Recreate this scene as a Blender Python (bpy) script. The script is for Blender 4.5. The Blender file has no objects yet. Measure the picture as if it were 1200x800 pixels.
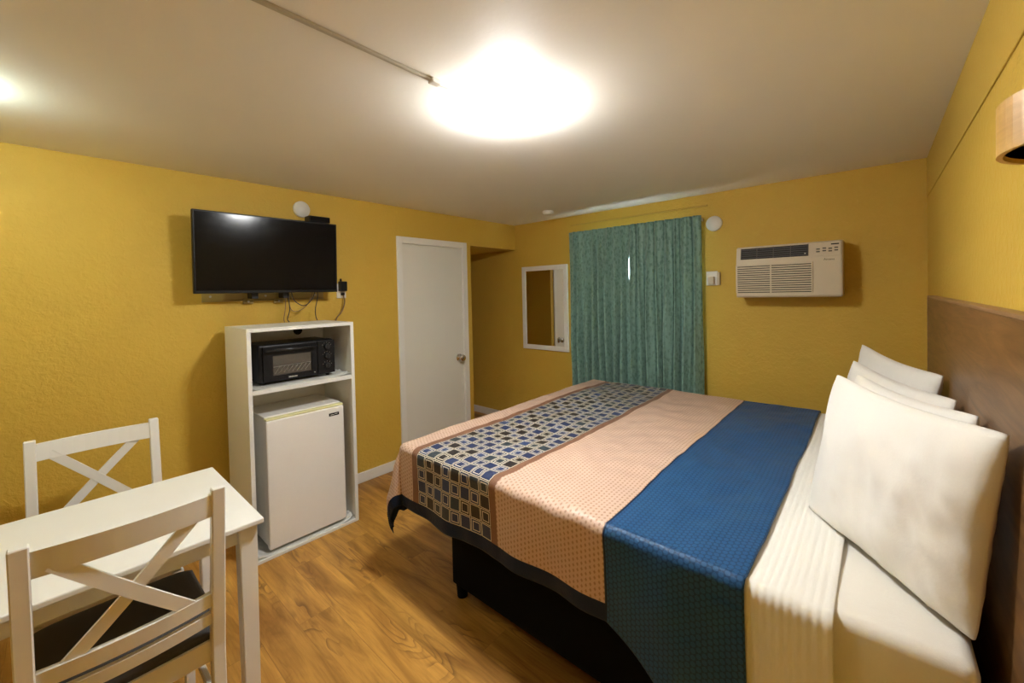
import bpy, bmesh, math, random
from mathutils import Vector, Matrix, noise

random.seed(7)
S = bpy.context.scene
C = S.collection
PI = math.pi

# ---------------------------------------------------------------- camera
F_PX, YAW, PITCH, ROLL, CAM_Z, UY = 482.6812, .7241, -.0185, -.0222, 1.5482, -48.219
cam = bpy.data.cameras.new('camera')
cam.sensor_width = 36.0
cam.lens = F_PX / 1200 * 36
cam.shift_y = UY / 1200
cam.clip_start = 0.02
camo = bpy.data.objects.new('camera', cam); C.objects.link(camo)
w_ = Vector((-math.sin(YAW) * math.cos(PITCH), math.cos(YAW) * math.cos(PITCH), math.sin(PITCH)))
r0 = Vector((math.cos(YAW), math.sin(YAW), 0)); u0 = r0.cross(w_)
r_ = r0 * math.cos(ROLL) + u0 * math.sin(ROLL)
u_ = -r0 * math.sin(ROLL) + u0 * math.cos(ROLL)
camo.matrix_world = Matrix(((r_.x, u_.x, -w_.x, 0), (r_.y, u_.y, -w_.y, 0), (r_.z, u_.z, -w_.z, CAM_Z), (0, 0, 0, 1)))
S.camera = camo

# ---------------------------------------------------------------- world, lights, exposure
wd = bpy.data.worlds.new('world'); S.world = wd; wd.use_nodes = True
bg = wd.node_tree.nodes['Background']
bg.inputs[0].default_value = (.72, .86, 1, 1); bg.inputs[1].default_value = 2.2
S.view_settings.view_transform = 'Standard'
S.view_settings.look = 'None'
S.view_settings.gamma = 1
S.view_settings.use_curve_mapping = False
S.view_settings.exposure = 2.88
S.cycles.use_denoising = True
S.cycles.max_bounces = 10
S.cycles.diffuse_bounces = 6
S.cycles.sample_clamp_indirect = 6
LAMP = (.97, .985, .985)
LAMP_POWER = 38.0
ADDED_LAMP_POWER = 24.0

# ---------------------------------------------------------------- material helpers
def rgb(r, g, b):
    f = lambda c: (c / 255) / 12.92 if c <= 10 else (((c / 255) + .055) / 1.055) ** 2.4
    return (f(r), f(g), f(b), 1)

class NT:
    def __init__(self, name):
        self.m = bpy.data.materials.new(name); self.m.use_nodes = True
        self.t = self.m.node_tree
        self.b = self.t.nodes['Principled BSDF']
    def n(self, kind, ins=None, **props):
        nd = self.t.nodes.new('ShaderNode' + kind)
        for k, v in props.items(): setattr(nd, k, v)
        for k, v in (ins or {}).items(): self.put(nd.inputs[k], v)
        return nd
    def put(self, sock, v):
        if isinstance(v, bpy.types.NodeSocket): self.t.links.new(v, sock)
        else: sock.default_value = v
    def math(self, op, a, b=0.0, c=0.0):
        nd = self.t.nodes.new('ShaderNodeMath'); nd.operation = op
        for i, v in enumerate((a, b, c)): self.put(nd.inputs[i], v)
        return nd.outputs[0]
    def mix(self, f, a, b, blend='MIX'):
        nd = self.t.nodes.new('ShaderNodeMix'); nd.data_type = 'RGBA'; nd.blend_type = blend
        self.put(nd.inputs[0], f); self.put(nd.inputs[6], a); self.put(nd.inputs[7], b)
        return nd.outputs[2]
    def step(self, lo, hi, v):
        nd = self.n('MapRange', {0: v, 1: lo, 2: hi, 3: 0.0, 4: 1.0}); return nd.outputs[0]
    def coord(self, scale=(1, 1, 1), kind='Object', rot=(0, 0, 0)):
        tc = self.n('TexCoord')
        mp = self.n('Mapping', {'Vector': tc.outputs[kind], 'Scale': scale, 'Rotation': rot})
        return mp.outputs[0]
    def noise(self, vec, scale, detail=3, rough=.5, dist=0):
        return self.n('TexNoise', {'Vector': vec, 'Scale': scale, 'Detail': detail, 'Roughness': rough, 'Distortion': dist}).outputs[0]
    def bump(self, h, strength=.2, dist=.01):
        self.put(self.b.inputs['Normal'], self.n('Bump', {'Height': h, 'Strength': strength, 'Distance': dist}).outputs[0])
    def set(self, **k):
        names = dict(color='Base Color', rough='Roughness', metal='Metallic', spec='Specular IOR Level', sheen='Sheen Weight',
                     emit='Emission Color', estr='Emission Strength', trans='Transmission Weight', coat='Coat Weight', ior='IOR')
        for a, v in k.items(): self.put(self.b.inputs[names[a]], v)
        return self

def plain(name, col, rough=.5, var=.06, scale=12, bump=0, **k):
    t = NT(name); v = t.coord()
    nz = t.noise(v, scale, 3)
    d = tuple(c * (1 - var) for c in col[:3]) + (1,)
    t.set(color=t.mix(nz, d, col), rough=rough, **k)
    if bump: t.bump(t.noise(v, scale * 8, 3), bump, .004)
    return t.m

# plaster paint
def paint(name, col, bump=.35):
    t = NT(name); v = t.coord()
    big = t.noise(v, 1.3, 2)
    a = tuple(c * .95 for c in col[:3]) + (1,)
    t.set(color=t.mix(big, a, col), rough=.55, spec=.3)
    n1 = t.noise(v, 38, 4, .55, .4); n2 = t.noise(v, 120, 2)
    t.bump(t.math('ADD', t.math('MULTIPLY', t.step(.42, .62, n1), .8), t.math('MULTIPLY', n2, .35)), bump, .006)
    return t.m
WALLC = (.610, .400, .060, 1)
M_wall = paint('yellow_wall_paint', WALLC)
M_band = paint('yellow_trim_paint', (.55, .365, .060, 1), .2)
M_ceil = paint('off_white_ceiling_paint', (.90, .875, .80, 1), .03)
M_white = plain('white_painted_wood', (.80, .785, .74, 1), .38, .03)
M_door = plain('white_door_paint', (.75, .735, .66, 1), .42, .03, 3)
M_trim = plain('white_trim_paint', (.78, .77, .72, 1), .4, .03)
M_lam = plain('white_laminate', (.78, .775, .73, 1), .35, .03)
M_fridge = plain('fridge_white_enamel', (.82, .80, .755, 1), .4, .03, 60, .05)
M_fridgeyel = plain('yellowed_plastic', (.78, .74, .38, 1), .45, .12, 6)
M_plast = plain('cream_plastic', (.60, .51, .36, 1), .45, .04)
M_wplast = plain('white_plastic', (.76, .73, .66, 1), .4, .03)
M_black = plain('black_plastic', (.006, .006, .007, 1), .35, .1, spec=.25)
M_blackm = plain('black_matte_metal', (.012, .012, .012, 1), .5, .1)
M_slot = plain('dark_vent_interior', (.018, .016, .013, 1), .7, .1)
M_vent = plain('grey_vent_louvre', (.075, .072, .066, 1), .5, .1)
M_screen = plain('tv_screen_glass', (.003, .003, .004, 1), .135, .05, spec=.18)
M_btn = plain('dark_button', (.08, .065, .045, 1), .5, .1)
M_chrome = plain('chrome_metal', (.62, .60, .56, 1), .16, .05, metal=1)
M_steel = plain('brushed_steel', (.55, .54, .52, 1), .3, .05, metal=1)
M_brass = plain('painted_mount_rail', (.42, .31, .09, 1), .45, .1)
M_cable = plain('black_cable_rubber', (.02, .017, .015, 1), .5, .1)
M_cableb = plain('brown_cable_rubber', (.22, .13, .05, 1), .5, .1)
M_base = plain('black_bed_base_fabric', (.005, .005, .006, 1), .95, .2, 40, .1, spec=.08)
M_seat = plain('charcoal_seat_fabric', (.060, .056, .052, 1), .8, .2, 120, .3)
M_mirror = plain('mirror_silver', (.86, .86, .84, 1), .02, .01, metal=1)
M_plasticwrap = plain('crinkled_white_plastic', (.70, .70, .66, 1), .3, .1, 30, .2)
M_label = plain('pale_lettering', (.62, .60, .52, 1), .5, .05)
M_ink = plain('dark_lettering', (.10, .085, .06, 1), .5, .05)

def linen(name, col, sc=1.0):
    t = NT(name); v = t.coord()
    n1 = t.noise(v, 7 * sc, 4, .6, .6); n2 = t.noise(v, 260, 2)
    t.set(color=t.mix(n2, tuple(c * .95 for c in col[:3]) + (1,), col), rough=.75, sheen=.15, spec=.25)
    t.bump(t.math('ADD', n1, t.math('MULTIPLY', n2, .08)), .10, .02)
    return t.m
M_linen = linen('white_pillowcase_cotton', (.82, .795, .735, 1))
M_sheet = linen('ivory_sheet_cotton', (.80, .78, .72, 1), .6)
M_matt = linen('white_fitted_sheet_cotton', (.80, .77, .70, 1), .5)

# lamp diffuser
def emitter(name, col, power):
    t = NT(name); nz = t.noise(t.coord(), 5)
    t.set(color=(.9, .9, .88, 1), emit=t.mix(nz, (*col, 1), (*[c * .98 for c in col], 1)), estr=power)
    return t.m
M_lamp = emitter('lit_lamp_glass', LAMP, LAMP_POWER)
M_added_lamp = emitter('added_lamp_glass_cool', (.86, 1.0, .90), ADDED_LAMP_POWER)

# glass pane
tg = NT('window_glass'); tg.set(color=(.95, .98, .98, 1), rough=.02, trans=1.0, ior=1.1)
tg.n('TexNoise'); M_glass = tg.m
to = NT('oven_glass')
to.set(color=(.085, .072, .055, 1), rough=.12, spec=.4); M_ovglass = to.m

# oak plank floor, boards run along x
t = NT('oak_laminate_floor'); v = t.coord()
br = t.n('TexBrick', {'Vector': v, 'Color1': (0, 0, 0, 1), 'Color2': (1, 1, 1, 1), 'Mortar': (.5, .5, .5, 1), 'Scale': 1.0, 'Mortar Size': .0012,
                      'Mortar Smooth': .3, 'Bias': 0.0, 'Brick Width': 1.22, 'Row Height': .152}, offset=.37, offset_frequency=2)
off = t.n('VectorMath', {0: br.outputs[0], 1: (7.3, 3.1, 0)}, operation='MULTIPLY').outputs[0]
v2 = t.n('VectorMath', {0: v, 1: off}, operation='ADD').outputs[0]
vs = t.n('Mapping', {'Vector': v2, 'Scale': (1.0, 7.0, 1)}).outputs[0]
g1 = t.noise(vs, 1.6, 5, .6, 1.2)
vf = t.n('Mapping', {'Vector': v2, 'Scale': (3.0, 60.0, 1)}).outputs[0]
g2 = t.noise(vf, 2.0, 4, .6, .3)
cath = t.math('FRACT', t.math('MULTIPLY', t.noise(t.n('Mapping', {'Vector': v2, 'Scale': (1.3, 5.5, 1)}).outputs[0], 1.4, 2, .45, .5), 13.0))
cath = t.step(.55, 1.0, cath)
knots = t.step(.54, .66, t.noise(t.n('Mapping', {'Vector': v2, 'Scale': (1.4, 6, 1)}).outputs[0], 1.1, 2))
base = t.mix(t.step(.3, .72, g1), (.240, .105, .016, 1), (.590, .315, .066, 1))
base = t.mix(t.math('MULTIPLY', t.step(.45, .75, g2), .35), base, (.16, .066, .015, 1))
base = t.mix(t.math('MULTIPLY', t.math('MULTIPLY', cath, knots), .75), base, (.12, .045, .010, 1))
tone = t.mix(br.outputs[0], (.86, .84, .80, 1), (1.14, 1.12, 1.1, 1))
base = t.mix(1.0, base, tone, 'MULTIPLY')
base = t.mix(t.math('MULTIPLY', br.outputs[1], .35), base, (.07, .03, .008, 1))
t.set(color=base, rough=t.math('ADD', .36, t.math('MULTIPLY', g2, .12)), spec=.4)
t.bump(t.math('SUBTRACT', t.math('MULTIPLY', g2, .3), br.outputs[1]), .12, .003)
M_floor = t.m

# wood of headboard / lamp shade (grain along y)
def wood(name, dark, light, sc=(14, 1.2, 14), rough=.4, spec=.4):
    t = NT(name); v = t.coord(sc)
    n1 = t.noise(v, 1.6, 5, .62, 1.5)
    n2 = t.noise(t.coord(tuple(s * 6 for s in sc)), 2, 3)
    c = t.mix(t.step(.32, .70, n1), dark, light)
    c = t.mix(t.math('MULTIPLY', t.step(.5, .8, n2), .3), c, dark)
    t.set(color=c, rough=rough, spec=spec); t.bump(n2, .08, .002)
    return t.m
M_head = wood('walnut_headboard_veneer', (.100, .044, .014, 1), (.225, .110, .036, 1))
M_headedge = wood('headboard_edge_band', (.22, .12, .05, 1), (.36, .21, .10, 1))
M_shade = wood('pale_wood_lamp_shade', (.58, .33, .080, 1), (.74, .46, .14, 1), (3, 3, 22))
M_shadein = plain('shade_lining', (.34, .18, .07, 1), .8, .1)

# curtain damask
t = NT('teal_damask_curtain'); v = t.coord((1, 1, .55))
vo = t.n('TexVoronoi', {'Vector': v, 'Scale': 46.0}, feature='F1').outputs[0]
n1 = t.noise(v, 60, 4, .6, 1.0)
k = t.step(.45, .60, t.math('ADD', t.math('MULTIPLY', vo, .45), t.math('MULTIPLY', n1, .7)))
t.set(color=t.mix(k, (.120, .225, .188, 1), (.185, .325, .278, 1)), rough=t.math('SUBTRACT', .7, t.math('MULTIPLY', k, .2)), sheen=.15, spec=.35)
t.bump(k, .06, .002); M_curt = t.m

# bedspread: UV = flat cloth coordinates in metres, second UV.x = distance to hem
t = NT('patchwork_satin_bedspread')
uv = t.n('UVMap', uv_map='flat').outputs[0]
sp = t.n('SeparateXYZ', {0: uv}); U, V = sp.outputs[0], sp.outputs[1]
hm = t.n('SeparateXYZ', {0: t.n('UVMap', uv_map='hem').outputs[0]}).outputs[0]
CELL = .065
cu = t.math('DIVIDE', t.math('ADD', U, 1.757), CELL); cv = t.math('DIVIDE', V, CELL)
fu = t.math('ABSOLUTE', t.math('SUBTRACT', t.math('FRACT', cu), .5)); fv = t.math('ABSOLUTE', t.math('SUBTRACT', t.math('FRACT', cv), .5))
ch = t.math('MAXIMUM', fu, fv)
iu, iv = t.math('FLOOR', cu), t.math('FLOOR', cv)
par = t.math('PINGPONG', t.math('ADD', iu, iv), 1.0)
wn = t.n('TexWhiteNoise', {'Vector': t.n('CombineXYZ', {0: iu, 1: iv}).outputs[0]}, noise_dimensions='2D')
gridl = t.math('MULTIPLY', t.math('GREATER_THAN', ch, .424), t.math('LESS_THAN', ch, .472))
ring = t.math('MULTIPLY', par, t.math('MULTIPLY', t.math('GREATER_THAN', ch, .268), t.math('LESS_THAN', ch, .322)))
cream = t.math('MAXIMUM', gridl, ring)
fill = t.n('ValToRGB', {0: wn.outputs[0]}); cr = fill.color_ramp; cr.interpolation = 'CONSTANT'
cr.elements[0].color = (.020, .034, .090, 1); cr.elements[1].position = .45; cr.elements[1].color = (.022, .018, .018, 1)
e = cr.elements.new(.72); e.color = (.030, .044, .055, 1); e = cr.elements.new(.86); e.color = (.026, .050, .130, 1)
plaid = t.mix(cream, fill.outputs[0], (.68, .61, .47, 1))
plaid = t.mix(t.math('GREATER_THAN', ch, .472), plaid, (.03, .022, .02, 1))
# peach weave: brick-offset dark dashes
pu, pv = t.math('DIVIDE', U, .017), t.math('DIVIDE', V, .020)
prow = t.math('PINGPONG', t.math('FLOOR', pu), 1.0)
pf = t.math('ABSOLUTE', t.math('SUBTRACT', t.math('FRACT', t.math('ADD', pv, t.math('MULTIPLY', prow, .5))), .5))
pg = t.math('ABSOLUTE', t.math('SUBTRACT', t.math('FRACT', pu), .5))
dash = t.math('LESS_THAN', t.math('ADD', t.math('MULTIPLY', pf, 1.0), t.math('MULTIPLY', pg, 1.25)), .36)
peach = t.mix(dash, (.575, .41, .315, 1), (.33, .190, .125, 1))
nz = t.noise(uv, 9, 3, .6)
peach = t.mix(t.math('MULTIPLY', nz, .3), peach, (.54, .35, .25, 1))
# blue weave: small interlace
bu, bv = t.math('DIVIDE', U, .016), t.math('DIVIDE', V, .019)
brow = t.math('PINGPONG', t.math('FLOOR', bu), 1.0)
bf = t.math('ABSOLUTE', t.math('SUBTRACT', t.math('FRACT', t.math('ADD', bv, t.math('MULTIPLY', brow, .5))), .5))
bgm = t.math('ABSOLUTE', t.math('SUBTRACT', t.math('FRACT', bu), .5))
bl = t.math('GREATER_THAN', t.math('MAXIMUM', t.math('ADD', bf, t.math('MULTIPLY', bgm, .5)), t.math('MULTIPLY', bgm, 1.05)), .46)
NAVY = (.005, .015, .042, 1)
blue = t.mix(bl, (.020, .080, .195, 1), (.012, .045, .115, 1))
band = lambda a, b: t.math('MULTIPLY', t.math('GREATER_THAN', U, a), t.math('LESS_THAN', U, b))
brown = t.mix(nz, (.165, .075, .042, 1), (.24, .115, .065, 1))
col = t.mix(band(-1.800, -1.200), peach, brown)
inpl = band(-1.757, -1.237)
col = t.mix(inpl, col, plaid)
isblue = band(-.700, 9)
col = t.mix(isblue, col, blue)
col = t.mix(t.math('MULTIPLY', t.math('LESS_THAN', hm, .062), t.math('LESS_THAN', U, -.70)), col, NAVY)
col = t.mix(band(-.704, -.696), col, NAVY)
t.set(color=col, rough=t.math('ADD', .40, t.math('MULTIPLY', nz, .12)), spec=t.math('SUBTRACT', .42, t.math('MULTIPLY', t.math('MAXIMUM', isblue, t.math('LESS_THAN', hm, .062)), .24)), sheen=.02)
hgt = t.math('ADD', t.math('MULTIPLY', t.math('MAXIMUM', t.math('MULTIPLY', dash, t.math('SUBTRACT', 1.0, inpl)), bl), -.25), t.math('ADD', t.noise(uv, 22, 4, .6, 1.0), t.math('MULTIPLY', cream, .2)))
t.bump(hgt, .22, .010)
M_spread = t.m

# ---------------------------------------------------------------- object helpers
def link(name, bm, m, parent=None, origin=None, smooth=False):
    """one bmesh (world coordinates) -> one object whose origin sits at its base (or at its parent's)"""
    me = bpy.data.meshes.new(name)
    bmesh.ops.recalc_face_normals(bm, faces=bm.faces)
    if smooth:
        for f in bm.faces: f.smooth = True
    o = bpy.data.objects.new(name, me); C.objects.link(o)
    if parent is not None:
        org = parent['_org'] if '_org' in parent else (0, 0, 0)
        org = Vector(org); o.parent = parent
        bmesh.ops.translate(bm, verts=bm.verts, vec=-org); o['_org'] = tuple(org)
    else:
        if origin is None:
            xs = [v.co.x for v in bm.verts]; ys = [v.co.y for v in bm.verts]; zs = [v.co.z for v in bm.verts]
            origin = ((min(xs) + max(xs)) / 2, (min(ys) + max(ys)) / 2, min(zs))
        org = Vector(origin)
        bmesh.ops.translate(bm, verts=bm.verts, vec=-org); o.location = org; o['_org'] = tuple(org)
    bm.to_mesh(me); bm.free()
    for mm in (m if isinstance(m, (list, tuple)) else [m]): me.materials.append(mm)
    return o

def tag(o, label, cat, group=None):
    o['label'] = label; o['category'] = cat
    if group: o['group'] = group
    return o
def thing(name, loc, label, cat, group=None):
    o = bpy.data.objects.new(name, None); o.empty_display_size = .1; C.objects.link(o)
    o.location = loc; o['_org'] = tuple(loc)
    return tag(o, label, cat, group)
def struct(o):
    o['kind'] = 'structure'; return o

def BM(): return bmesh.new()
def box(bm, x0, x1, y0, y1, z0, z1, bev=0, seg=2, mi=0, rot=None):
    t = bmesh.new()
    vs = [t.verts.new((x, y, z)) for x in (x0, x1) for y in (y0, y1) for z in (z0, z1)]
    for q in ((0, 1, 3, 2), (4, 6, 7, 5), (0, 4, 5, 1), (2, 3, 7, 6), (0, 2, 6, 4), (1, 5, 7, 3)):
        t.faces.new([vs[i] for i in q])
    bmesh.ops.recalc_face_normals(t, faces=t.faces)
    if bev: bmesh.ops.bevel(t, geom=list(t.edges), offset=bev, segments=seg, affect='EDGES', profile=.5)
    if rot is not None: bmesh.ops.transform(t, matrix=rot, verts=t.verts)
    for f in t.faces:
        f.material_index = mi
        if bev: f.smooth = False
    merge(bm, t); return bm
def merge(bm, t):
    me = bpy.data.meshes.new('tmp'); t.to_mesh(me); t.free(); bm.from_mesh(me); bpy.data.meshes.remove(me)
def bar(bm, a, b, w, d, up=(0, 0, 1), bev=.003):
    """rectangular bar from a to b, w across, d along 'up'"""
    a, b = Vector(a), Vector(b); ax = (b - a); L = ax.length; ax.normalize()
    up = Vector(up); s = ax.cross(up).normalized(); n = s.cross(ax).normalized()
    R = Matrix((s, n, ax)).transposed().to_4x4(); R.translation = a
    box(bm, -w / 2, w / 2, -d / 2, d / 2, 0, L, bev, 1, rot=R); return bm
def cyl(bm, c, r, h, axis='z', seg=28, r2=None, bev=0):
    t = bmesh.new()
    bmesh.ops.create_cone(t, cap_ends=True, segments=seg, radius1=r, radius2=r if r2 is None else r2, depth=h)
    if bev:
        es = [e for e in t.edges if abs(e.verts[0].co.z - e.verts[1].co.z) < 1e-6]
        bmesh.ops.bevel(t, geom=es, offset=bev, segments=3, affect='EDGES', profile=.5)
    M = {'z': Matrix(), 'x': Matrix.Rotation(PI / 2, 4, 'Y'), 'y': Matrix.Rotation(-PI / 2, 4, 'X')}[axis]
    bmesh.ops.transform(t, matrix=Matrix.Translation(c) @ M, verts=t.verts); merge(bm, t); return bm
def lathe(bm, prof, c, axis='z', seg=40):
    M = {'z': Matrix(), 'x': Matrix.Rotation(PI / 2, 4, 'Y'), '-y': Matrix.Rotation(PI / 2, 4, 'X')}[axis]
    rings = []
    for r, z in prof:
        if r < 1e-6: rings.append([bm.verts.new(Vector(c) + (M @ Vector((0, 0, z))))])
        else: rings.append([bm.verts.new(Vector(c) + (M @ Vector((r * math.cos(2 * PI * i / seg), r * math.sin(2 * PI * i / seg), z)))) for i in range(seg)])
    for A, B in zip(rings, rings[1:]):
        for i in range(seg):
            j = (i + 1) % seg
            q = [A[i % len(A)], A[j % len(A)], B[j % len(B)], B[i % len(B)]]
            q = list(dict.fromkeys(q))
            if len(q) > 2: bm.faces.new(q)
    return bm
def tube(bm, pts, r, seg=8, sub=6):
    P = [Vector(p) for p in pts]
    if len(P) > 2:
        Q = []
        E = [P[0] * 2 - P[1]] + P + [P[-1] * 2 - P[-2]]
        for i in range(1, len(E) - 2):
            for k in range(sub):
                u = k / sub; a, b, c, d = E[i - 1:i + 3]
                Q.append(.5 * ((2 * b) + (c - a) * u + (2 * a - 5 * b + 4 * c - d) * u * u + (3 * b - a - 3 * c + d) * u ** 3))
        Q.append(P[-1]); P = Q
    rings = []
    for i, p in enumerate(P):
        d = (P[min(i + 1, len(P) - 1)] - P[max(i - 1, 0)]).normalized()
        s = d.cross(Vector((.31, .77, .55))).normalized(); n = d.cross(s)
        rings.append([bm.verts.new(p + (s * math.cos(2 * PI * k / seg) + n * math.sin(2 * PI * k / seg)) * r) for k in range(seg)])
    for A, B in zip(rings, rings[1:]):
        for k in range(seg): bm.faces.new((A[k], A[(k + 1) % seg], B[(k + 1) % seg], B[k]))
    bm.faces.new(rings[0]); bm.faces.new(rings[-1]); return bm
def grid(bm, nu, nv, fn, loops=None):
    vs = [[bm.verts.new(fn(i / nu, j / nv)) for j in range(nv + 1)] for i in range(nu + 1)]
    for i in range(nu):
        for j in range(nv): bm.faces.new((vs[i][j], vs[i + 1][j], vs[i + 1][j + 1], vs[i][j + 1]))
    return vs
def text_mesh(body, size, depth, M):
    cu = bpy.data.curves.new('t', 'FONT'); cu.body = body; cu.size = size; cu.extrude = depth; cu.align_x = 'CENTER'; cu.align_y = 'CENTER'
    o = bpy.data.objects.new('t', cu); C.objects.link(o)
    dg = bpy.context.evaluated_depsgraph_get(); me = bpy.data.meshes.new_from_object(o.evaluated_get(dg))
    bm = bmesh.new(); bm.from_mesh(me); bmesh.ops.transform(bm, matrix=M, verts=bm.verts)
    bpy.data.objects.remove(o); bpy.data.meshes.remove(me); bpy.data.curves.remove(cu); return bm

# ---------------------------------------------------------------- the room
A, B, D, H, NEAR = -3.2136, 3.7092, .2473, 2.3423, -1.35
ALX, OP0, OP1, OPZ = -4.35, 2.986, B, 2.055
DY0, DY1, DZ = 2.130, 2.880, 2.030          # door leaf opening
struct(link('floor', box(BM(), ALX - .1, D + .1, NEAR - .1, B + .15, -.06, 0), M_floor))
struct(link('ceiling', box(BM(), ALX - .1, D + .1, NEAR - .1, B + .15, H, H + .06), M_ceil))
bm = BM()
box(bm, A - .1, A, NEAR - .1, DY0, 0, H); box(bm, A - .1, A, DY0, DY1, DZ, H); box(bm, A - .1, A, DY1, OP0, 0, H)
box(bm, A - .1, A, OP0, B, OPZ, H)
struct(link('wall_left', bm, M_wall))
WX0, WX1, WZ0, WZ1 = -2.27, -1.21, .82, 2.07
bm = BM()
box(bm, ALX - .1, WX0, B, B + .12, 0, H); box(bm, WX1, D + .1, B, B + .12, 0, H)
box(bm, WX0, WX1, B, B + .12, 0, WZ0); box(bm, WX0, WX1, B, B + .12, WZ1, H)
struct(link('wall_far', bm, M_wall))
struct(link('wall_right', box(BM(), D, D + .1, NEAR - .1, B, 0, H), M_wall))
struct(link('wall_near', box(BM(), A, D, NEAR - .1, NEAR, 0, H), M_wall))
bm = BM(); box(bm, ALX - .1, ALX, OP0 - .1, B, 0, H); box(bm, ALX, A - .1, OP0 - .1, OP0, 0, H)
struct(link('wall_alcove', bm, M_wall))
struct(link('trim_3', box(BM(), ALX, A - .1, OP0, B, OPZ, OPZ + .03), M_wall))
# dropped bands along ceiling
struct(link('trim_1', box(BM(), D - .004, D, NEAR, B, 2.092, H, .003, 1), M_band))
struct(link('trim_2', box(BM(), -2.42, -1.06, B - .014, B, 2.240, 2.252, .003, 1), M_band))
# baseboards
def baseboard(name, x0, x1, y0, y1):
    struct(link(name, box(BM(), x0, x1, y0, y1, 0, .085, .004), M_trim))
baseboard('baseboard_left', A, A + .014, NEAR, DY0 - .05)
baseboard('baseboard_far', ALX, D, B - .014, B)
baseboard('baseboard_right', D - .014, D, NEAR, B - .02)
# door
d = struct(link('door_1', box(BM(), A - .055, A - .012, DY0 + .012, DY1 - .012, .008, DZ - .012, .003), M_door))
bm = BM()
for y0, y1, z0, z1 in ((DY0 - .045, DY0 + .012, 0, DZ + .048), (DY1 - .012, DY1 + .045, 0, DZ + .048), (DY0 + .012, DY1 - .012, DZ - .012, DZ + .048)):
    box(bm, A - .002, A + .014, y0, y1, z0, z1, .004)
for y0, y1 in ((DY0, DY0 + .012), (DY1 - .012, DY1)): box(bm, A - .1, A, y0, y1, 0, DZ)
box(bm, A - .1, A, DY0, DY1, DZ - .012, DZ)
link('door_casing', bm, M_trim, d)
bm = BM()
lathe(bm, [(0, 0), (.038, 0), (.038, .007), (.014, .013), (.013, .032), (.029, .042), (.035, .055), (.031, .068), (0, .074)], (A - .012, 2.805, .893), 'x')
k = link('door_knob', bm, M_chrome, d, smooth=True); k['label'] = 'chrome door knob'
for z in (.30, 1.02, 1.78):
    bm = BM(); cyl(bm, (A - .006, DY0 + .010, z), .006, .09, 'z', 10); box(bm, A - .013, A - .009, DY0 + .014, DY0 + .03, z - .045, z + .045)
    link('hinge', bm, M_wplast, d)
# window behind the curtains
bm = BM()
for x0, x1, z0, z1 in ((WX0, WX0 + .05, WZ0, WZ1), (WX1 - .05, WX1, WZ0, WZ1), (WX0, WX1, WZ0, WZ0 + .05), (WX0, WX1, WZ1 - .05, WZ1), ((WX0 + WX1) / 2 - .02, (WX0 + WX1) / 2 + .02, WZ0, WZ1)):
    box(bm, x0, x1, B + .03, B + .08, z0, z1, .004)
wn_ = struct(link('window_1', bm, M_trim))
for x0, x1 in ((WX0 + .05, (WX0 + WX1) / 2 - .02), ((WX0 + WX1) / 2 + .02, WX1 - .05)):
    link('pane', box(BM(), x0, x1, B + .052, B + .056, WZ0 + .05, WZ1 - .05), M_glass, wn_)

# ---------------------------------------------------------------- ceiling lamps
def ceiling_lamp(c, r, mat, label, light_mat=None):
    t = thing('ceiling_light', c, label, 'lamp')
    x, y, z = c
    link('lamp_base', lathe(BM(), [(0, 0), (r * .55, 0), (r * .58, -.006), (r * .50, -.014), (r * .36, -.018), (r * .34, -.030), (0, -.030)], c), M_wplast, t, smooth=True)
    n = 16
    prof = [(r * math.cos(PI / 2 - PI * i / n), -.041 + .031 * math.sin(PI / 2 - PI * i / n)) for i in range(n + 1)]
    prof[0] = (0, prof[0][1]); prof[-1] = (0, prof[-1][1])
    link('diffuser', lathe(BM(), prof, c), mat, t, smooth=True)
    return t
ceiling_lamp((-1.18, 1.34, H), .112, M_lamp, 'glowing round ceiling lamp at the end of the wire cover')
ceiling_lamp((-2.42, -.27, H), .055, M_added_lamp, 'small cool white ceiling lamp added for the glow at the left edge above the table')  # added lamp, makes the cool glow on the ceiling at the left
t = thing('wire_cover', (-1.22, .2, H), 'thin off-white wire cover strip running along the ceiling to the lamp', 'wire cover')
link('raceway', box(BM(), -1.228, -1.214, NEAR, .985, H - .012, H, .003), plain('shaded_wire_cover', (.50, .455, .36, 1), .5, .05), t)  # off-white strip, colour darkened to carry its shading
bm = box(BM(), -1.236, -1.206, .955, 1.0, H - .017, H, .004); box(bm, -1.227, -1.213, 1.0, 1.045, H - .014, H, .003)
link('connector', bm, M_wplast, t)
t = tag(link('smoke_detector', lathe(BM(), [(0, 0), (.052, 0), (.056, -.012), (.045, -.030), (.028, -.036), (0, -.036)], (-2.417, 3.30, H)), M_wplast, smooth=True),
        'small white smoke detector on the ceiling above the mirror', 'smoke detector')

# ---------------------------------------------------------------- wall discs, switches
def disc(c, r, axis, label):
    tag(link('wall_disc', lathe(BM(), [(0, 0), (r, 0), (r, .010), (r * .93, .018), (0, .022)], c, axis), M_wplast, smooth=True), label, 'wall cover plate', 'round white wall plates')
disc((A, 1.281, 2.204), .060, 'x', 'round white plate on the wall behind the top edge of the television')
disc((-1.009, B, 2.086), .063, '-y', 'round white plate on the wall to the right of the curtain')
t = thing('power_outlet', (-1.02, B, 1.57), 'white outlet plate with a plug-in adaptor right of the green curtain', 'outlet')
link('outlet_plate', box(BM(), -1.075, -.985, B - .012, B, 1.572, 1.690, .004), M_wplast, t)
bm = box(BM(), -1.05, -1.006, B - .05, B - .012, 1.580, 1.645, .006); box(bm, -.985, -.965, B - .035, B, 1.575, 1.680, .003)
link('adaptor', bm, M_plast, t)
t = thing('wall_outlet', (A, 1.571, 1.53), 'white wall outlet with a black adaptor beside the television', 'outlet')
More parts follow.
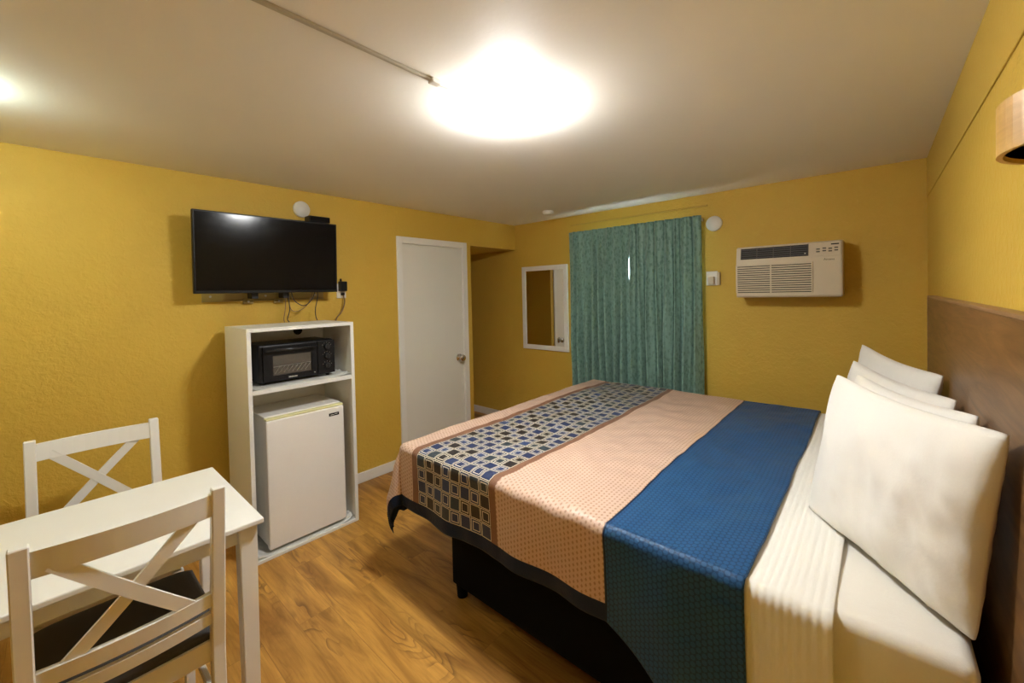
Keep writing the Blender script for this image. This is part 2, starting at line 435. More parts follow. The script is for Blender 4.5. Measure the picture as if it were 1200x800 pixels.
link('outlet_plate', box(BM(), A, A + .008, 1.530, 1.605, 1.535, 1.650, .003), M_wplast, t)
bm = box(BM(), A + .008, A + .05, 1.540, 1.598, 1.590, 1.668, .005); box(bm, A + .01, A + .03, 1.555, 1.563, 1.668, 1.690, .002)
link('adaptor', bm, M_black, t)
bm = box(BM(), A + .008, A + .034, 1.558, 1.583, 1.556, 1.578, .005)
link('plug', bm, M_black, t)
CAB = dict(x0=-3.12, x1=-2.69, y0=.750, y1=1.392, h=1.373)
def cable(pts, m, label, r=.0032):
    tag(link('cable', tube(BM(), pts, r), m, smooth=True), label, 'cable', 'cables below the television')
cable([(A + .03, 1.572, 1.558), (A + .05, 1.570, 1.50), (A + .05, 1.545, 1.43), (A + .045, 1.50, 1.37), (A + .04, 1.49, 1.25)], M_cableb, 'brown cord dropping from the wall outlet behind the white cabinet', .005)
zt = CAB['h']
cable([(-3.10, 1.112, 1.60), (-3.10, 1.112, 1.54), (-3.105, 1.108, 1.46), (-3.11, 1.100, zt + .03), (-3.10, 1.10, zt + .003)], M_cableb, 'thin brown cable hanging leftmost from the television to the cabinet top', .0028)
cable([(-3.09, 1.128, 1.60), (-3.09, 1.128, 1.54), (-3.09, 1.132, 1.46), (-3.10, 1.120, 1.40), (-3.09, 1.128, zt + .003)], M_cable, 'black cable hanging straight down beside the thin brown one')
cable([(-3.10, 1.325, 1.60), (-3.10, 1.335, 1.56), (-3.105, 1.318, 1.47), (-3.10, 1.315, 1.41), (-3.09, 1.322, zt + .003)], M_cable, 'black wavy cable hanging rightmost from the television to the cabinet')
cable([(-3.10, 1.150, 1.60), (-3.095, 1.165, 1.53), (-3.08, 1.225, 1.488), (-3.09, 1.285, 1.53), (-3.10, 1.320, 1.60)], M_cable, 'black cable looping in a U below the television')
cable([(-3.13, 1.140, 1.60), (-3.12, 1.150, 1.47), (-3.11, 1.200, 1.452), (-3.12, 1.270, 1.50), (-3.13, 1.315, 1.60)], M_cableb, 'brown cable looping lower below the television', .0026)

# ---------------------------------------------------------------- television
TX, TY0, TY1, TZ0, TZ1 = -3.034, .583, 1.453, 1.584, 2.088
tv = thing('television', (TX - .03, (TY0 + TY1) / 2, TZ0), 'black flat screen television mounted on the yellow wall above the cabinet', 'television')
bm = box(BM(), TX - .035, TX, TY0, TY1, TZ0, TZ1, .004)
box(bm, TX - .07, TX - .03, TY0 + .12, TY1 - .12, TZ0 + .06, TZ1 - .14, .01)
link('housing', bm, M_black, tv)
link('screen', box(BM(), TX - .004, TX + .0006, TY0 + .010, TY1 - .010, TZ0 + .018, TZ1 - .010, .0003, 1), M_screen, tv)
for yc in (.922, 1.115):
    bm = box(BM(), A + .03, TX - .06, yc - .020, yc + .020, 1.545, 2.0, .003)
    link('mount_arm', bm, M_blackm, tv)
tv.rotation_euler = (0, math.radians(1.8), 0)
t = thing('wall_mount_rail', (A, 1.04, 1.51), 'olive painted metal mounting rail on the wall under the television', 'tv mount')
bm = box(BM(), A, A + .006, .655, 1.423, 1.536, 1.60, .001); box(bm, A, A + .022, .655, 1.423, 1.530, 1.536)
for yc in (.91, 1.10):
    box(bm, A + .004, A + .022, yc - .03, yc + .03, 1.512, 1.545, .003)
link('rail', bm, M_brass, t)
for yc in (.70, .91, 1.02, 1.10, 1.36):
    link('screw', cyl(BM(), (A + .0225, yc, 1.527) if yc in (.91, 1.10) else (A + .007, yc, 1.565), .007, .004, 'x', 10), M_steel, t)
t = thing('set_top_box', (-3.06, 1.35, TZ1), 'small flat black box standing on top of the television', 'media box')
bm = box(BM(), -3.115, -3.03, 1.262, 1.412, TZ1 + .004, TZ1 + .046, .004); box(bm, -3.09, -3.05, 1.28, 1.39, TZ1, TZ1 + .005)
link('case', bm, M_black, t)
link('front_panel', box(BM(), -3.030, -3.027, 1.268, 1.406, TZ1 + .010, TZ1 + .040, .001), M_screen, t)

# ---------------------------------------------------------------- cabinet, fridge, oven
x0, x1, y0, y1, h = CAB['x0'], CAB['x1'], CAB['y0'], CAB['y1'], CAB['h']
T = .022
cab = thing('storage_cabinet', (x0, y0, 0), 'tall white open-front cabinet holding the oven and mini fridge', 'cabinet')
for ya, yb in ((y0, y0 + T), (y1 - T, y1)): link('side_panel', box(BM(), x0, x1, ya, yb, 0, h - T, .001, 1), M_lam, cab)
link('top_panel', box(BM(), x0, x1, y0, y1, h - T, h, .001, 1), M_lam, cab)
link('shelf', box(BM(), x0 + .012, x1 - .004, y0 + T, y1 - T, .985, 1.012, .001, 1), M_lam, cab)
link('bottom_panel', box(BM(), x0, x1, y0 + T, y1 - T, .0, .018, .001, 1), M_lam, cab)
link('back_panel', box(BM(), x0, x0 + .008, y0 + T, y1 - T, .018, h - T), M_lam, cab)
bm = BM(); lathe(bm, [(0, 0), (.030, 0), (.030, .004), (.022, .006), (.020, .002), (0, .002)], (x0 + .008, 1.19, 1.312), 'x')
g = link('cable_grommet', bm, M_slot, cab); g['label'] = 'dark cable hole'
def liner(label, xa, xb, ya, yb, z, amp, seed):
    bm = BM()
    def fn(u, v):
        x = xa + (xb - xa) * u; y = ya + (yb - ya) * v
        e = min(v, 1 - v); a = amp * (.15 + (2.2 * max(0, .16 - (1 - v)) / .16) + 1.2 * max(0, .1 - v) / .1)
        return Vector((x, y, z + .0015 + a * (1 + noise.noise(Vector((x * 38 + seed, y * 38, 0)))) * .5))
    grid(bm, 36, 60, fn)
    r = bmesh.ops.extrude_face_region(bm, geom=list(bm.faces))
    for v in r['geom']:
        if isinstance(v, bmesh.types.BMVert): v.co.z = max(z + .0002, v.co.z - .0012)
    tag(link('shelf_liner', bm, M_plasticwrap, smooth=True), label, 'shelf liner')
liner('crinkled white liner on the upper shelf under the black oven', x0 + .03, x1 - .008, y0 + T + .004, y1 - T - .004, 1.012, .012, 1)
liner('crinkled white liner on the cabinet bottom under the fridge', x0 + .03, x1 - .008, y0 + T + .004, y1 - T - .004, .018, .018, 5)
# mini fridge
fx, fy0, fy1, fz0, fz1 = -2.712, .842, 1.318, .040, .848
fr = thing('mini_fridge', (x0, fy0, .02), 'white mini fridge standing in the lower bay of the cabinet', 'fridge')
link('body', box(BM(), x0 + .02, fx - .052, fy0 + .004, fy1 - .004, fz0 + .01, fz1 - .03, .006), M_fridge, fr)
link('gasket', box(BM(), fx - .053, fx - .044, fy0 + .012, fy1 - .012, fz0 + .02, fz1 - .05, .001, 1), M_vent, fr)
dr = link('door', box(BM(), fx - .045, fx, fy0, fy1, fz0, fz1 - .034, .009, 3), M_fridge, fr)
bm = box(BM(), fx - .045, fx - .004, fy0 + .001, fy1 - .001, fz1 - .034, fz1 - .022, .004)
tr = link('top_trim', bm, M_fridgeyel, fr); tr['label'] = 'yellowed plastic strip along the top of the door'
link('top_cover', box(BM(), x0 + .02, fx - .045, fy0 + .002, fy1 - .002, fz1 - .032, fz1 - .016, .005), M_fridge, fr)
bd = link('badge', box(BM(), fx - .001, fx + .0012, 1.216, 1.284, .756, .776, .0008, 1), M_black, dr)
MT = Matrix.Translation((fx + .0014, 1.250, .766)) @ Matrix.Rotation(PI / 2, 4, 'Z') @ Matrix.Rotation(PI / 2, 4, 'X')
bm = box(BM(), fx + .0012, fx + .0016, 1.226, 1.250, .7625, .7665); box(bm, fx + .0012, fx + .0016, 1.254, 1.274, .7655, .7695)
link('badge_mark', bm, M_label, fr)
for yy in (fy0 + .05, fy1 - .05):
    for xx in (fx - .08, x0 + .07): link('foot', cyl(BM(), (xx, yy, .036), .016, .03, 'z', 14), M_black, fr)
# toaster oven
ox, oy0, oy1, oz0, oz1 = -2.775, .828, 1.300, 1.030, 1.262
ov = thing('toaster_oven', (ox - .15, (oy0 + oy1) / 2, 1.014), 'black toaster oven on the upper cabinet shelf', 'toaster oven')
bm = box(BM(), ox - .29, ox - .012, oy0 + .006, oy1 - .006, oz0, oz1, .012, 3)
link('case', bm, M_black, ov)
pw = 1.178
bm = BM(); wy0, wy1, wz0, wz1 = .912, 1.142, 1.070, 1.192
for a in ((oy0 + .03, wy0, oz0 + .012, oz1 - .012), (wy1, pw, oz0 + .012, oz1 - .012), (wy0, wy1, oz0 + .012, wz0), (wy0, wy1, wz1, oz1 - .012)):
    box(bm, ox - .014, ox, *a)
dv = link('oven_door', bm, M_black, ov)
link('door_window', box(BM(), ox - .010, ox - .007, wy0 - .002, wy1 + .002, wz0 - .002, wz1 + .002), M_ovglass, dv)
bm = BM()
for i in range(8): tube(bm, [(ox - .005, wy0 + .008 + i * .026, wz0 + .012), (ox - .005, min(wy1 - .004, wy0 + .042 + i * .026), wz0 + .052)], .0016, 6)
tube(bm, [(ox - .005, wy0 + .003, wz0 + .052), (ox - .005, wy1 - .003, wz0 + .058)], .002, 6)
link('wire_rack', bm, M_steel, ov)
bm = tube(BM(), [(ox + .028, .862, 1.228), (ox + .028, 1.165, 1.228)], .008, 12)
for yy in (.875, 1.152): tube(bm, [(ox - .002, yy, 1.228), (ox + .028, yy, 1.228)], .006, 10)
hd = link('handle', bm, plain('glossy_handle', (.05, .05, .052, 1), .18, .05, metal=.6), dv, smooth=True)
link('control_panel', box(BM(), ox - .014, ox + .001, pw + .004, oy1 - .004, oz0 + .006, oz1 - .006, .004), M_black, ov)
for zz in (1.215, 1.152, 1.088):
    bm = cyl(BM(), (ox + .009, 1.243, zz), .020, .018, 'x', 24, .017, .002); box(bm, ox + .017, ox + .022, 1.240, 1.246, zz - .016, zz + .016, .001)
    link('knob', bm, M_blackm, ov)
    bm = BM()
    for a in range(5): cyl(bm, (ox + .0012, 1.243 + .030 * math.cos(.4 + a * .58), zz + .028 * math.sin(.4 + a * .58)), .0016, .001, 'x', 6)
    link('dial_marks', bm, M_label, ov)
bm = BM()
for i in range(7): box(bm, ox, ox + .0008, 1.000 + i * .0075, 1.0055 + i * .0075, 1.046, 1.053)
link('name_mark', bm, M_label, ov)
link('indicator_light', cyl(BM(), (ox + .0005, 1.160, 1.055), .003, .002, 'x', 10), M_label, ov)
for yy in (oy0 + .04, oy1 - .04):
    for xx in (ox - .04, ox - .26): link('foot', cyl(BM(), (xx, yy, oz0 - .007), .012, .016, 'z', 12), M_black, ov)

# ---------------------------------------------------------------- mirror
mx0, mx1, mz0, mz1, fw = -3.100, -2.470, .897, 1.842, .052
mr = thing('wall_mirror', ((mx0 + mx1) / 2, B, mz0), 'white framed rectangular mirror hanging left of the curtain', 'mirror')
bm = BM()
for a in ((mx0, mx0 + fw, mz0, mz1), (mx1 - fw, mx1, mz0, mz1), (mx0 + fw, mx1 - fw, mz0, mz0 + fw), (mx0 + fw, mx1 - fw, mz1 - fw, mz1)):
    box(bm, a[0], a[1], B - .022, B, a[2], a[3], .003)
link('frame', bm, M_trim, mr)
link('mirror_glass', box(BM(), mx0 + fw - .004, mx1 - fw + .004, B - .014, B - .010, mz0 + fw - .004, mz1 - fw + .004), M_mirror, mr)

# ---------------------------------------------------------------- curtains
t = thing('curtain_rod', (-1.74, B - .05, 2.14), 'slim white traverse rod behind the curtain heading', 'curtain rod')
bm = box(BM(), -2.385, -1.095, B - .060, B - .044, 2.118, 2.142, .002)
for xx in (-2.384, -1.104): box(bm, xx, xx + .008, B - .06, B, 2.118, 2.142)
link('rod', bm, M_trim, t)
def curtain(xa, xb, n, ph, label, side):
    bm = BM(); yc = B - .105; zb, zt_ = .40, 2.155
    def fn(u, v):
        z = zt_ + (zb - zt_) * v
        head = max(0, 1 - (zt_ - z) / .13)
        ang = 2 * PI * n * u + ph
        amp = .013 + .022 * min(1, v * 1.6)
        wob = noise.noise(Vector((u * 9 + ph, v * 1.7, ph)))
        ang += 2.2 * wob
        prof = math.sin(ang) + .35 * math.sin(2 * ang + 1 + ph) + .3 * noise.noise(Vector((u * 23, v * 2.2, ph + 3)))
        pin = -1.0 * max(0, math.cos(ang)) ** 6 * head * .012
        # inner edges part slightly in the middle of the height
        edge = (u if side > 0 else 1 - u)
        gap = .0085 * math.exp(-((z - 1.74) / .15) ** 2) * max(0, 1 - edge * 5) * side - .004 * side * max(0, 1 - edge * 5)
        dx = .004 * math.sin(ang * 2 + v * 3) + .012 * (v) * noise.noise(Vector((u * 4, v * 2, 9)))
        return Vector((xa + (xb - xa) * u + dx + gap, yc + amp * prof * 1.05 + pin, z))
    grid(bm, 210, 70, fn)
    o = link('curtain', bm, M_curt, smooth=True)
    md = o.modifiers.new('thick', 'SOLIDIFY'); md.thickness = .003
    tag(o, label, 'curtain', 'green curtain panels')
curtain(-2.390, -1.728, 8.5, .3, 'green patterned curtain panel hanging beside the mirror, left half of the pair', -1)
curtain(-1.728, -1.085, 8.0, 1.9, 'green patterned curtain panel hanging nearest the air conditioner, right half of the pair', 1)

# ---------------------------------------------------------------- air conditioner
ax0, ax1, az0, az1, ay = -.800, -.166, 1.474, 1.853, B - .215
ac = thing('air_conditioner', ((ax0 + ax1) / 2, B, az0), 'cream wall air conditioner with two louvred grilles on the far wall', 'air conditioner')
bm = BM()
# body with a sloped upper front
zs = 1.742
sec = [(B, az0), (ay + .01, az0), (ay, az0 + .012), (ay, zs), (ay + .020, az1 - .008), (ay + .03, az1), (B, az1)]
va = [bm.verts.new((ax0, y, z)) for y, z in sec]; vb = [bm.verts.new((ax1, y, z)) for y, z in sec]
bm.faces.new(va); bm.faces.new(vb[::-1])
for i in range(len(sec)):
    j = (i + 1) % len(sec); bm.faces.new((va[i], vb[i], vb[j], va[j]))
bmesh.ops.recalc_face_normals(bm, faces=bm.faces)
bmesh.ops.bevel(bm, geom=[e for e in bm.edges if abs(e.verts[0].co.x - e.verts[1].co.x) < 1e-6 and e.verts[0].co.y < B - .05], offset=.006, segments=2, affect='EDGES')
link('housing', bm, M_plast, ac)
sl = math.atan2(.020, az1 - .008 - zs)
RS = Matrix.Translation((0, ay, zs)) @ Matrix.Rotation(-sl, 4, 'X')
bm = box(BM(), -.768, -.350, -.0015, .004, .016, .099, .002, rot=RS); vt = link('outlet_vent', bm, M_slot, ac)
bm = BM()
for i in range(5): box(bm, -.762, -.356, -.006, .002, .024 + i * .015, .0285 + i * .015, .0008, 1, rot=RS)
link('louvres', bm, M_vent, vt)
for xx in (-.768, -.664, -.560, -.456, -.354): link('divider', box(BM(), xx, xx + .004, -.007, .002, .016, .099, rot=RS), M_btn, vt)
link('status_light', box(BM(), -.372, -.364, -.009, -.003, .030, .036, rot=RS), M_label, ac)
gz0, gz1 = 1.508, 1.716
link('grille_recess', box(BM(), -.790, -.333, ay - .001, ay + .004, gz0, gz1), M_slot, ac)
bm = BM(); n = 13; p = (gz1 - gz0) / n
for i in range(n): box(bm, -.792, -.331, ay - .008, ay + .001, gz0 + i * p + p * .36, gz0 + (i + 1) * p, .001, 1)
for xx in (-.800, -.577, -.333): box(bm, xx, xx + (.010 if xx == -.8 else .008), ay - .009, ay + .001, gz0, gz1, .001, 1)
link('front_grille', bm, M_plast, ac)
bp = link('button_panel', box(BM(), -.322, -.172, -.0025, .002, .018, .104, .001, 1, rot=RS), M_plast, ac)
bm = BM()
for i, xx in enumerate((-.306, -.272, -.240, -.208)):
    for zz in (.036, .054): box(bm, xx, xx + .020, -.005, 0, zz + .004 * (i % 2), zz + .008 + .004 * (i % 2), .0008, 1, rot=RS)
link('buttons', bm, M_btn, bp)
link('display', box(BM(), -.226, -.184, -.004, 0, .083, .091, rot=RS), M_black, bp)
bm = text_mesh('Amana', .021, .0006, Matrix.Translation((-.236, ay - .001, 1.727)) @ Matrix.Rotation(PI / 2, 4, 'X'))
link('lettering', bm, M_ink, ac)

# ---------------------------------------------------------------- headboard
hb = thing('headboard', (D, 2.2, .45), 'large brown wood headboard panel fixed to the right wall', 'headboard')
HX = D - .034
link('panel', box(BM(), HX, D - .014, 1.12, 3.240, .45, 1.472, .002), M_head, hb)
link('top_edge', box(BM(), HX - .001, D - .001, 1.119, 3.241, 1.472, 1.482, .002), M_headedge, hb)
link('side_edge', box(BM(), HX - .001, D - .0005, 3.240, 3.246, .45, 1.472, .001, 1), M_headedge, hb)

# ---------------------------------------------------------------- wall sconces
def sconce(c, r, h, side, label):
    x, y, z = c
    t = thing('wall_lamp', c, label, 'wall lamp')
    n = 28; bm = BM(); ring = []
    for i in range(n + 1):
        a = PI / 2 + PI * i / n
        o_ = Vector((side * r * math.cos(a), r * math.sin(a), 0)); i_ = o_ * ((r - .006) / r)
        ring.append([bm.verts.new(Vector(c) + o_), bm.verts.new(Vector(c) + o_ + Vector((0, 0, h))), bm.verts.new(Vector(c) + i_ + Vector((0, 0, h))), bm.verts.new(Vector(c) + i_)])
    for P, Q in zip(ring, ring[1:]):
        for k in range(4): bm.faces.new((P[k], Q[k], Q[(k + 1) % 4], P[(k + 1) % 4]))
    bm.faces.new(ring[0]); bm.faces.new(ring[-1][::-1])
    link('shade', bm, M_shade, t, smooth=False)
    link('backplate', box(BM(), x - .014 if side > 0 else x, x if side > 0 else x + .014, y - r + .004, y + r - .004, z + .01, z + h - .01), M_shadein, t)
    bm = BM(); fan = [bm.verts.new((x, y + (r - .007) * math.cos(PI * i / 28) , z + .006)) if i in (0, 28) else bm.verts.new((x - side * (r - .007) * math.sin(PI * i / 28), y + (r - .007) * math.cos(PI * i / 28), z + .006)) for i in range(29)]
    bm.faces.new(fan); bmesh.ops.solidify(bm, geom=list(bm.faces), thickness=.003)
    link('bottom_panel', bm, M_shadein, t)
    link('bulb', lathe(BM(), [(0, -.028), (.016, -.022), (.022, 0), (.016, .022), (0, .034)], (x - side * .052, y, z + h * .55)), M_bulb, t, smooth=True)
    return t
M_bulb = plain('unlit_bulb_glass', (.75, .70, .60, 1), .25, .03)
sconce((D, .85, 1.716), .125, .066, 1, 'half-round pale wood wall lamp above the headboard')

# ---------------------------------------------------------------- bed
EDGE = .034
bx0, by0, by1 = -1.93, 1.245, 3.270           # outer limits of the made bed
bed = thing('bed', (-.85, 2.25, 0), 'large bed with black base and white mattress set against the headboard', 'bed')
link('bed_base', box(BM(), -1.63, .160, 1.335, 3.170, .075, .462, .008), M_base, bed)
for xx in (-1.60, .10):
    for yy in (1.375, 3.13):
        bm = cyl(BM(), (xx, yy, .040), .026, .080, 'z', 18, .032); link('leg', bm, M_base, bed, smooth=False)
bm = box(BM(), -1.905, .165, 1.275, 3.240, .462, .730, .030, 4)
for f in bm.faces: f.smooth = True
link('mattress', bm, M_matt, bed)

def edge_prof(d, r=EDGE, flare=0.0):
    """distance past the top edge -> (outward, drop)"""
    if d <= 0: return 0, 0
    L = r * PI / 2
    if d < L: return r * math.sin(d / r), r * (1 - math.cos(d / r))
    return r + flare * (d - L), r + (d - L) * math.sqrt(1 - flare * flare)

def cloth(xh, foot_drop, near_drop, far_drop, ztop, off, wr, nu, nv, extra=None):
    """draped sheet: u from foot hem to head edge xh, v from near hem to far hem; near_drop(u_flat) may vary"""
    bm = BM(); l1 = bm.loops.layers.uv.new('flat'); l2 = bm.loops.layers.uv.new('hem')
    r = EDGE
    ex, ey0, ey1 = bx0 - off + r, by0 - off + r, by1 + off - r    # where the curve over the edge starts
    uf0 = ex - foot_drop if foot_drop else None
    ua = uf0 if foot_drop else extra['x0']
    info = {}
    rows = []
    for i in range(nu + 1):
        u = ua + (xh - ua) * i / nu; row = []
        nd = near_drop(u)
        va, vb = ey0 - nd, ey1 + far_drop
        for j in range(nv + 1):
            v = va + (vb - va) * j / nv
            df = max(0, ex - u) if foot_drop else 0
            dn = max(0, ey0 - v); dr_ = max(0, v - ey1); ds = max(dn, dr_)
            sgn = -1 if dn > 0 else 1
            rho = math.hypot(df, ds)
            px = max(u, ex) if foot_drop else u; py = min(max(v, ey0), ey1)
            if rho > 0:
                cx_, cy_ = -df / rho, sgn * ds / rho
                corner = (2 * df * ds / (rho * rho))
                ho, dp = edge_prof(rho)
                hang = max(0, rho - r * 1.57)
                if corner > 0:
                    th = math.atan2(ds, df)
                    fold = .30 * corner ** .6 * (1 - .95 * min(1, max(0, hang - .27) / .24))
                    ho += hang * fold; dp -= hang * .04 * corner
                # hanging folds
                s = u if ds > df else v
                ho += hang * wr * .10 * noise.noise(Vector((s * 5.0, hang * 1.2, 3.3 + off * 40)))
                px += cx_ * ho; py += cy_ * ho; z = ztop + off - dp
                nrm = Vector((cx_, cy_, .3))
            else: z = ztop + off; nrm = Vector((0, 0, 1))
            wob = wr * .014 * noise.noise(Vector((u * 3.1, v * 2.3, 1.7))) + wr * .006 * noise.noise(Vector((u * 11, v * 9, 4.1)))
            p = Vector((px, py, z)) + nrm.normalized() * (wob * (1 if rho < .1 else .6))
            if extra and 'pleat' in extra: p += nrm.normalized() * extra['pleat'](u)
            px_w = wr * .010 * noise.noise(Vector((u * 2, v * 2.6, 8.8)))
            p.x += px_w
            vt_ = bm.verts.new(p); row.append(vt_)
            hem = min(u - ua if foot_drop else 9, v - va, vb - v)
            info[vt_] = (u, v, hem)
        rows.append(row)
    for i in range(nu):
        for j in range(nv): bm.faces.new((rows[i][j], rows[i + 1][j], rows[i + 1][j + 1], rows[i][j + 1]))
    for f in bm.faces:
        f.smooth = True
        for lp in f.loops:
            a = info[lp.vert]; lp[l1].uv = (a[0], a[1]); lp[l2].uv = (a[2], 0)
    return bm

# spread: longer drop at the blue end
def nd_spread(u): return .350 if u < -.70 else .350 + .62 * (u + .70)
bm = cloth(-.268, .40, nd_spread, .42, .735, .016, 1.0, 300, 360)
# keep the flat coordinates as they are: x of the top equals the world x
o = tag(link('bedspread', bm, M_spread), 'peach, navy checked and blue banded satin bedspread over the foot of the bed', 'bedspread')
md = o.modifiers.new('thick', 'SOLIDIFY'); md.thickness = .005; md.offset = -1
def pl(u): return     .0007 * math.sin(2 * PI * u / .0195 + 2.2 * noise.noise(Vector((u * 9, 0, 0))))
bm = cloth(-.080, 0, lambda u: .50, .42, .735, .004, .55, 120, 220, dict(x0=-.46, pleat=pl))
o = tag(link('flat_sheet', bm, M_sheet), 'ivory flat sheet with ironed pleats between the spread and pillows', 'sheet')
md = o.modifiers.new('thick', 'SOLIDIFY'); md.thickness = .003; md.offset = -1

# pillows
def pillow(label, near_top, far_top, near_bot, far_bot, thick, seed):
    """near/far = ends along the bed width; corners given in world space of the front seam plane"""
    NB, NT_, FB, FT = map(Vector, (near_bot, near_top, far_bot, far_top))
    nrm = (FB - NB).cross(NT_ - NB).normalized()
    if nrm.x > 0: nrm = -nrm
    bm = BM(); nu, nv = 44, 32; sides = []
    for sgn in (1, -1):
        rows = []
        for i in range(nu + 1):
            row = []
            for j in range(nv + 1):
                a, b = 2 * i / nu - 1, 2 * j / nv - 1
                # rounded outline, slightly pinched sides
                pa = a * (1 - .035 * (1 - b * b)); pb = b * (1 - .055 * (1 - a * a))
                cr0 = abs(a * b) ** 7; pa -= .028 * cr0 * a; pb -= .034 * cr0 * b
                s, t_ = (pa + 1) / 2, (pb + 1) / 2
                P = NB * (1 - s) * (1 - t_) + FB * s * (1 - t_) + NT_ * (1 - s) * t_ + FT * s * t_
                k = max(0, (1 - abs(a) ** 2.6)) ** .55 * max(0, (1 - abs(b) ** 2.6)) ** .55
                q = Vector((a * 2.2 + seed * 3.7, b * 1.6, sgn + seed))
                wv = noise.noise(q * 1.1) * .012 + noise.noise(q * 3.0) * .003
                cr_ = (.0015 + .006 * (1 - a) / 2) * noise.noise(Vector((a * 9 - b * 5, b * 3 + a * 2, seed)))
                bulge = thick * .5 * k * (1.0 + .10 * noise.noise(q * .8))
                P = P + nrm * (sgn * (bulge + .003) + (wv + cr_) * k ** .5)
                sag = -.012 * (1 - a * a) * max(0, b)
                P.z += sag
                row.append(bm.verts.new(P))
            rows.append(row)
        for i in range(nu):
            for j in range(nv):
                q = (rows[i][j], rows[i + 1][j], rows[i + 1][j + 1], rows[i][j + 1])
                bm.faces.new(q if sgn > 0 else q[::-1])
        sides.append(rows)
    f_, b_ = sides
    loop = lambda R: [R[i][0] for i in range(nu)] + [R[nu][j] for j in range(nv)] + [R[i][nv] for i in range(nu, 0, -1)] + [R[0][j] for j in range(nv, 0, -1)]
    L1, L2 = loop(f_), loop(b_)
    for i in range(len(L1)):
        j = (i + 1) % len(L1); bm.faces.new((L1[i], L2[i], L2[j], L1[j]))
    tag(link('pillow', bm, M_linen, smooth=True), label, 'pillow', 'white pillows along the headboard')
ZP = .742
pillow('nearest and largest-looking white pillow, in front of the other three', (.198, 1.235, 1.255), (-.110, 1.94, 1.225), (.165, 1.345, ZP), (-.190, 1.81, ZP), .118, 1)
pillow('white pillow directly behind the nearest one, second of the row', (.200, 1.575, 1.210), (-.060, 2.22, 1.185), (.140, 1.60, ZP), (-.10, 2.20, ZP), .118, 2)
pillow('white pillow third from the near side, with a crumpled corner against the headboard', (.200, 1.955, 1.170), (-.085, 2.62, 1.185), (.105, 1.93, ZP), (-.125, 2.56, ZP), .118, 3)
pillow('white pillow farthest from the camera, at the far end of the headboard', (.200, 2.32, 1.190), (-.060, 3.00, 1.225), (.105, 2.36, ZP), (-.10, 2.98, ZP), .118, 4)

# ---------------------------------------------------------------- table
tx0, tx1, ty0, ty1, tz = -2.372, -1.672, -.66, .503, .752
tb = thing('dining_table', ((tx0 + tx1) / 2, (ty0 + ty1) / 2, 0), 'white rectangular wooden table standing between the two white chairs', 'table')
link('tabletop', box(BM(), tx0, tx1, ty0, ty1, tz - .020, tz, .005, 3), M_white, tb)
for xa, xb, ya, yb in ((tx0 + .05, tx0 + .07, ty0 + .06, ty1 - .06), (tx1 - .07, tx1 - .05, ty0 + .06, ty1 - .06), (tx0 + .06, tx1 - .06, ty0 + .05, ty0 + .07), (tx0 + .06, tx1 - .06, ty1 - .05, ty1 - .03)):
    link('apron', box(BM(), xa, xb, ya, yb, tz - .085, tz - .020, .001, 1), M_white, tb)
def taper_leg(cx_, cy_, z0_, z1_, wt, wb):
    bm = BM()
    bot = [bm.verts.new((cx_ + sx * wb / 2, cy_ + sy * wb / 2, z0_)) for sx, sy in ((-1, -1), (1, -1), (1, 1), (-1, 1))]
    top = [bm.verts.new((cx_ + sx * wt / 2, cy_ + sy * wt / 2, z1_)) for sx, sy in ((-1, -1), (1, -1), (1, 1), (-1, 1))]
    bm.faces.new(bot[::-1]); bm.faces.new(top)
    for i in range(4): bm.faces.new((bot[i], bot[(i + 1) % 4], top[(i + 1) % 4], top[i]))
    bmesh.ops.bevel(bm, geom=list(bm.edges), offset=.003, segments=2, affect='EDGES'); return bm
for xx in (tx0 + .050, tx1 - .050):
    for yy in (ty0 + .050, ty1 - .045): link('leg', taper_leg(xx, yy, 0, tz - .021, .056, .048), M_white, tb)

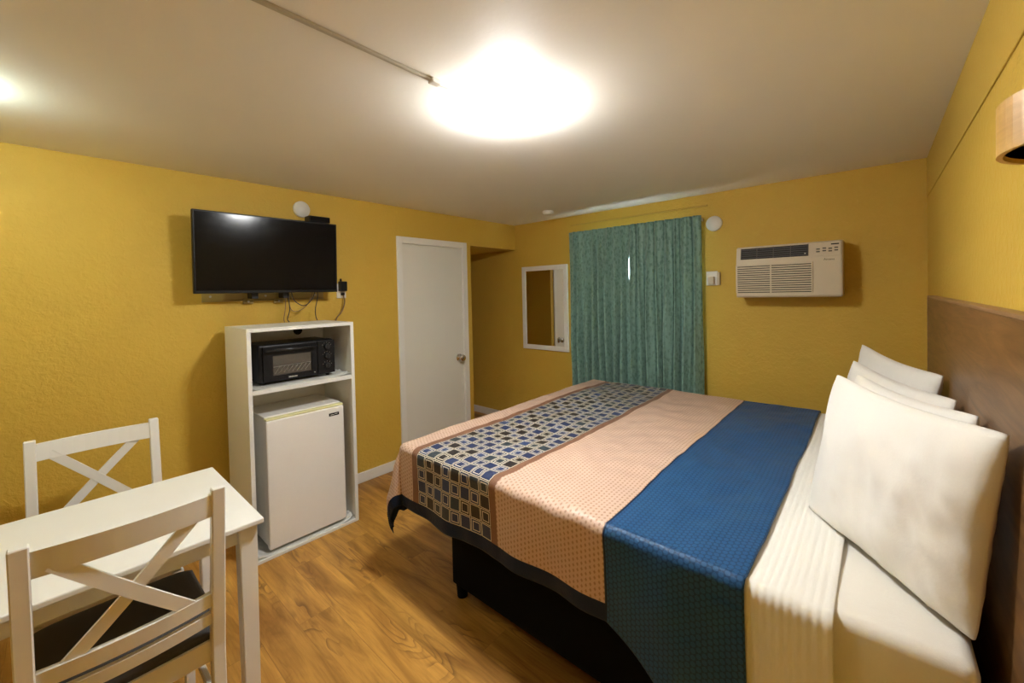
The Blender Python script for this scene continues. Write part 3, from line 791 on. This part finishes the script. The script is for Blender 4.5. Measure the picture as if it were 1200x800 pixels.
# ---------------------------------------------------------------- chairs (local: faces +y, seat centre over the origin)
def make_chair(label):
    t = thing('dining_chair', (0, 0, 0), label, 'chair', 'white cross-back chairs at the table')
    W = .221; yb = -.205; PW = .036
    ztop = .955
    yt = yb - .068                                   # back leans
    zs = .42
    lean = lambda z: yb + (yt - yb) * max(0, (z - zs)) / (ztop - zs)
    for s in (-1, 1):
        bm = BM(); x = s * (W - PW / 2)
        path = [(yb - .030, 0), (yb, zs * .7), (yb, zs), (yt, ztop)]
        d_ = .040; ring = []
        for (y, z), dd in zip(path, (.030, .040, .042, .028)):
            ring.append([bm.verts.new((x + sx * PW / 2, y + sy * dd / 2, z)) for sx, sy in ((-1, -1), (1, -1), (1, 1), (-1, 1))])
        bm.faces.new(ring[0][::-1]); bm.faces.new(ring[-1])
        for P, Q in zip(ring, ring[1:]):
            for i in range(4): bm.faces.new((P[i], P[(i + 1) % 4], Q[(i + 1) % 4], Q[i]))
        bmesh.ops.recalc_face_normals(bm, faces=bm.faces)
        bmesh.ops.bevel(bm, geom=[e for e in bm.edges], offset=.003, segments=1, affect='EDGES')
        link('back_post', bm, M_white, t)
        link('front_leg', taper_leg(s * (W - .022), .228, 0, .405, .040, .030), M_white, t)
    def rail(name, z0, z1, th=.016, bow=.018):
        bm = BM(); n = 10; wx = W - PW
        rows = []
        for i in range(n + 1):
            u = i / n; x = -wx + 2 * wx * u; c = -bow * (1 - (2 * u - 1) ** 2)
            rows.append([bm.verts.new((x, lean(z) + c + sy * th / 2, z)) for sy, z in ((-1, z0), (1, z0), (1, z1), (-1, z1))])
        for P, Q in zip(rows, rows[1:]):
            for k in range(4): bm.faces.new((P[k], Q[k], Q[(k + 1) % 4], P[(k + 1) % 4]))
        bm.faces.new(rows[0]); bm.faces.new(rows[-1][::-1])
        link(name, bm, M_white, t)
    rail('top_rail', .866, .938, .018)
    rail('lower_rail', .560, .606, .018)
    rail('bottom_rail', .500, .538, .018)
    for s, oy in ((1, -.002), (-1, .002)):
        a = Vector((-s * (W - .072), 0, .890)); b = Vector((s * (W - .072), 0, .575))
        bm = BM(); n = 10; ring = []
        ax = (b - a).normalized(); up = Vector((0, 1, 0)); sd = ax.cross(up).normalized()
        for i in range(n + 1):
            u = i / n; p = a.lerp(b, u); p.y = lean(p.z) - .018 * (1 - (p.x / (W - PW)) ** 2) + oy
            ring.append([bm.verts.new(p + sd * k * .0175 + up * q * .0050) for k, q in ((-1, -1), (1, -1), (1, 1), (-1, 1))])
        for P, Q in zip(ring, ring[1:]):
            for k in range(4): bm.faces.new((P[k], P[(k + 1) % 4], Q[(k + 1) % 4], Q[k]))
        bm.faces.new(ring[0][::-1]); bm.faces.new(ring[-1])
        link('cross_slat', bm, M_white, t)
    bm = BM()
    for a in ((-W + .02, W - .02, yb + .010, yb + .028), (-W + .02, W - .02, .222, .240)): box(bm, *a, .360, .428, .001, 1)
    for s in (-1, 1): box(bm, min(s * (W - .012), s * (W - .030)), max(s * (W - .012), s * (W - .030)), yb, .24, .360, .428, .001, 1)
    link('seat_frame', bm, M_white, t)
    bm = BM(); n = 20
    def top(u, v):
        a, b = 2 * u - 1, 2 * v - 1
        k = max(0, (1 - a ** 6)) ** .5 * max(0, (1 - b ** 6)) ** .5
        return Vector((a * (W + .003), -.185 + .445 * v, .446 + .040 * k))
    g = grid(bm, n, n, top)
    r = bmesh.ops.extrude_face_region(bm, geom=list(bm.faces))
    for v in r['geom']:
        if isinstance(v, bmesh.types.BMVert): v.co.z = .428
    link('seat_cushion', bm, M_seat, t, smooth=True)
    for s in (-1, 1): link('side_stretcher', bar(BM(), (s * (W - .020), yb - .012, .20), (s * (W - .020), .225, .20), .018, .026), M_white, t)
    return t
ch1 = make_chair('white cross-back chair in the foreground, its back to the camera')
def dup(root, label):
    r = root.copy(); C.objects.link(r); r['label'] = label
    for c_ in list(root.children):
        c2 = c_.copy(); C.objects.link(c2); c2.parent = r
    return r
ch2 = dup(ch1, 'white cross-back chair against the yellow wall, behind the table')
# near chair faces -x, far chair faces +x
ch1.location = (-1.838, .140, 0); ch1.rotation_euler = (0, 0, PI / 2)
ch2.location = (-2.460, .138, 0); ch2.rotation_euler = (0, 0, -PI / 2)

for o in list(S.objects):
    if '_org' in o: del o['_org']
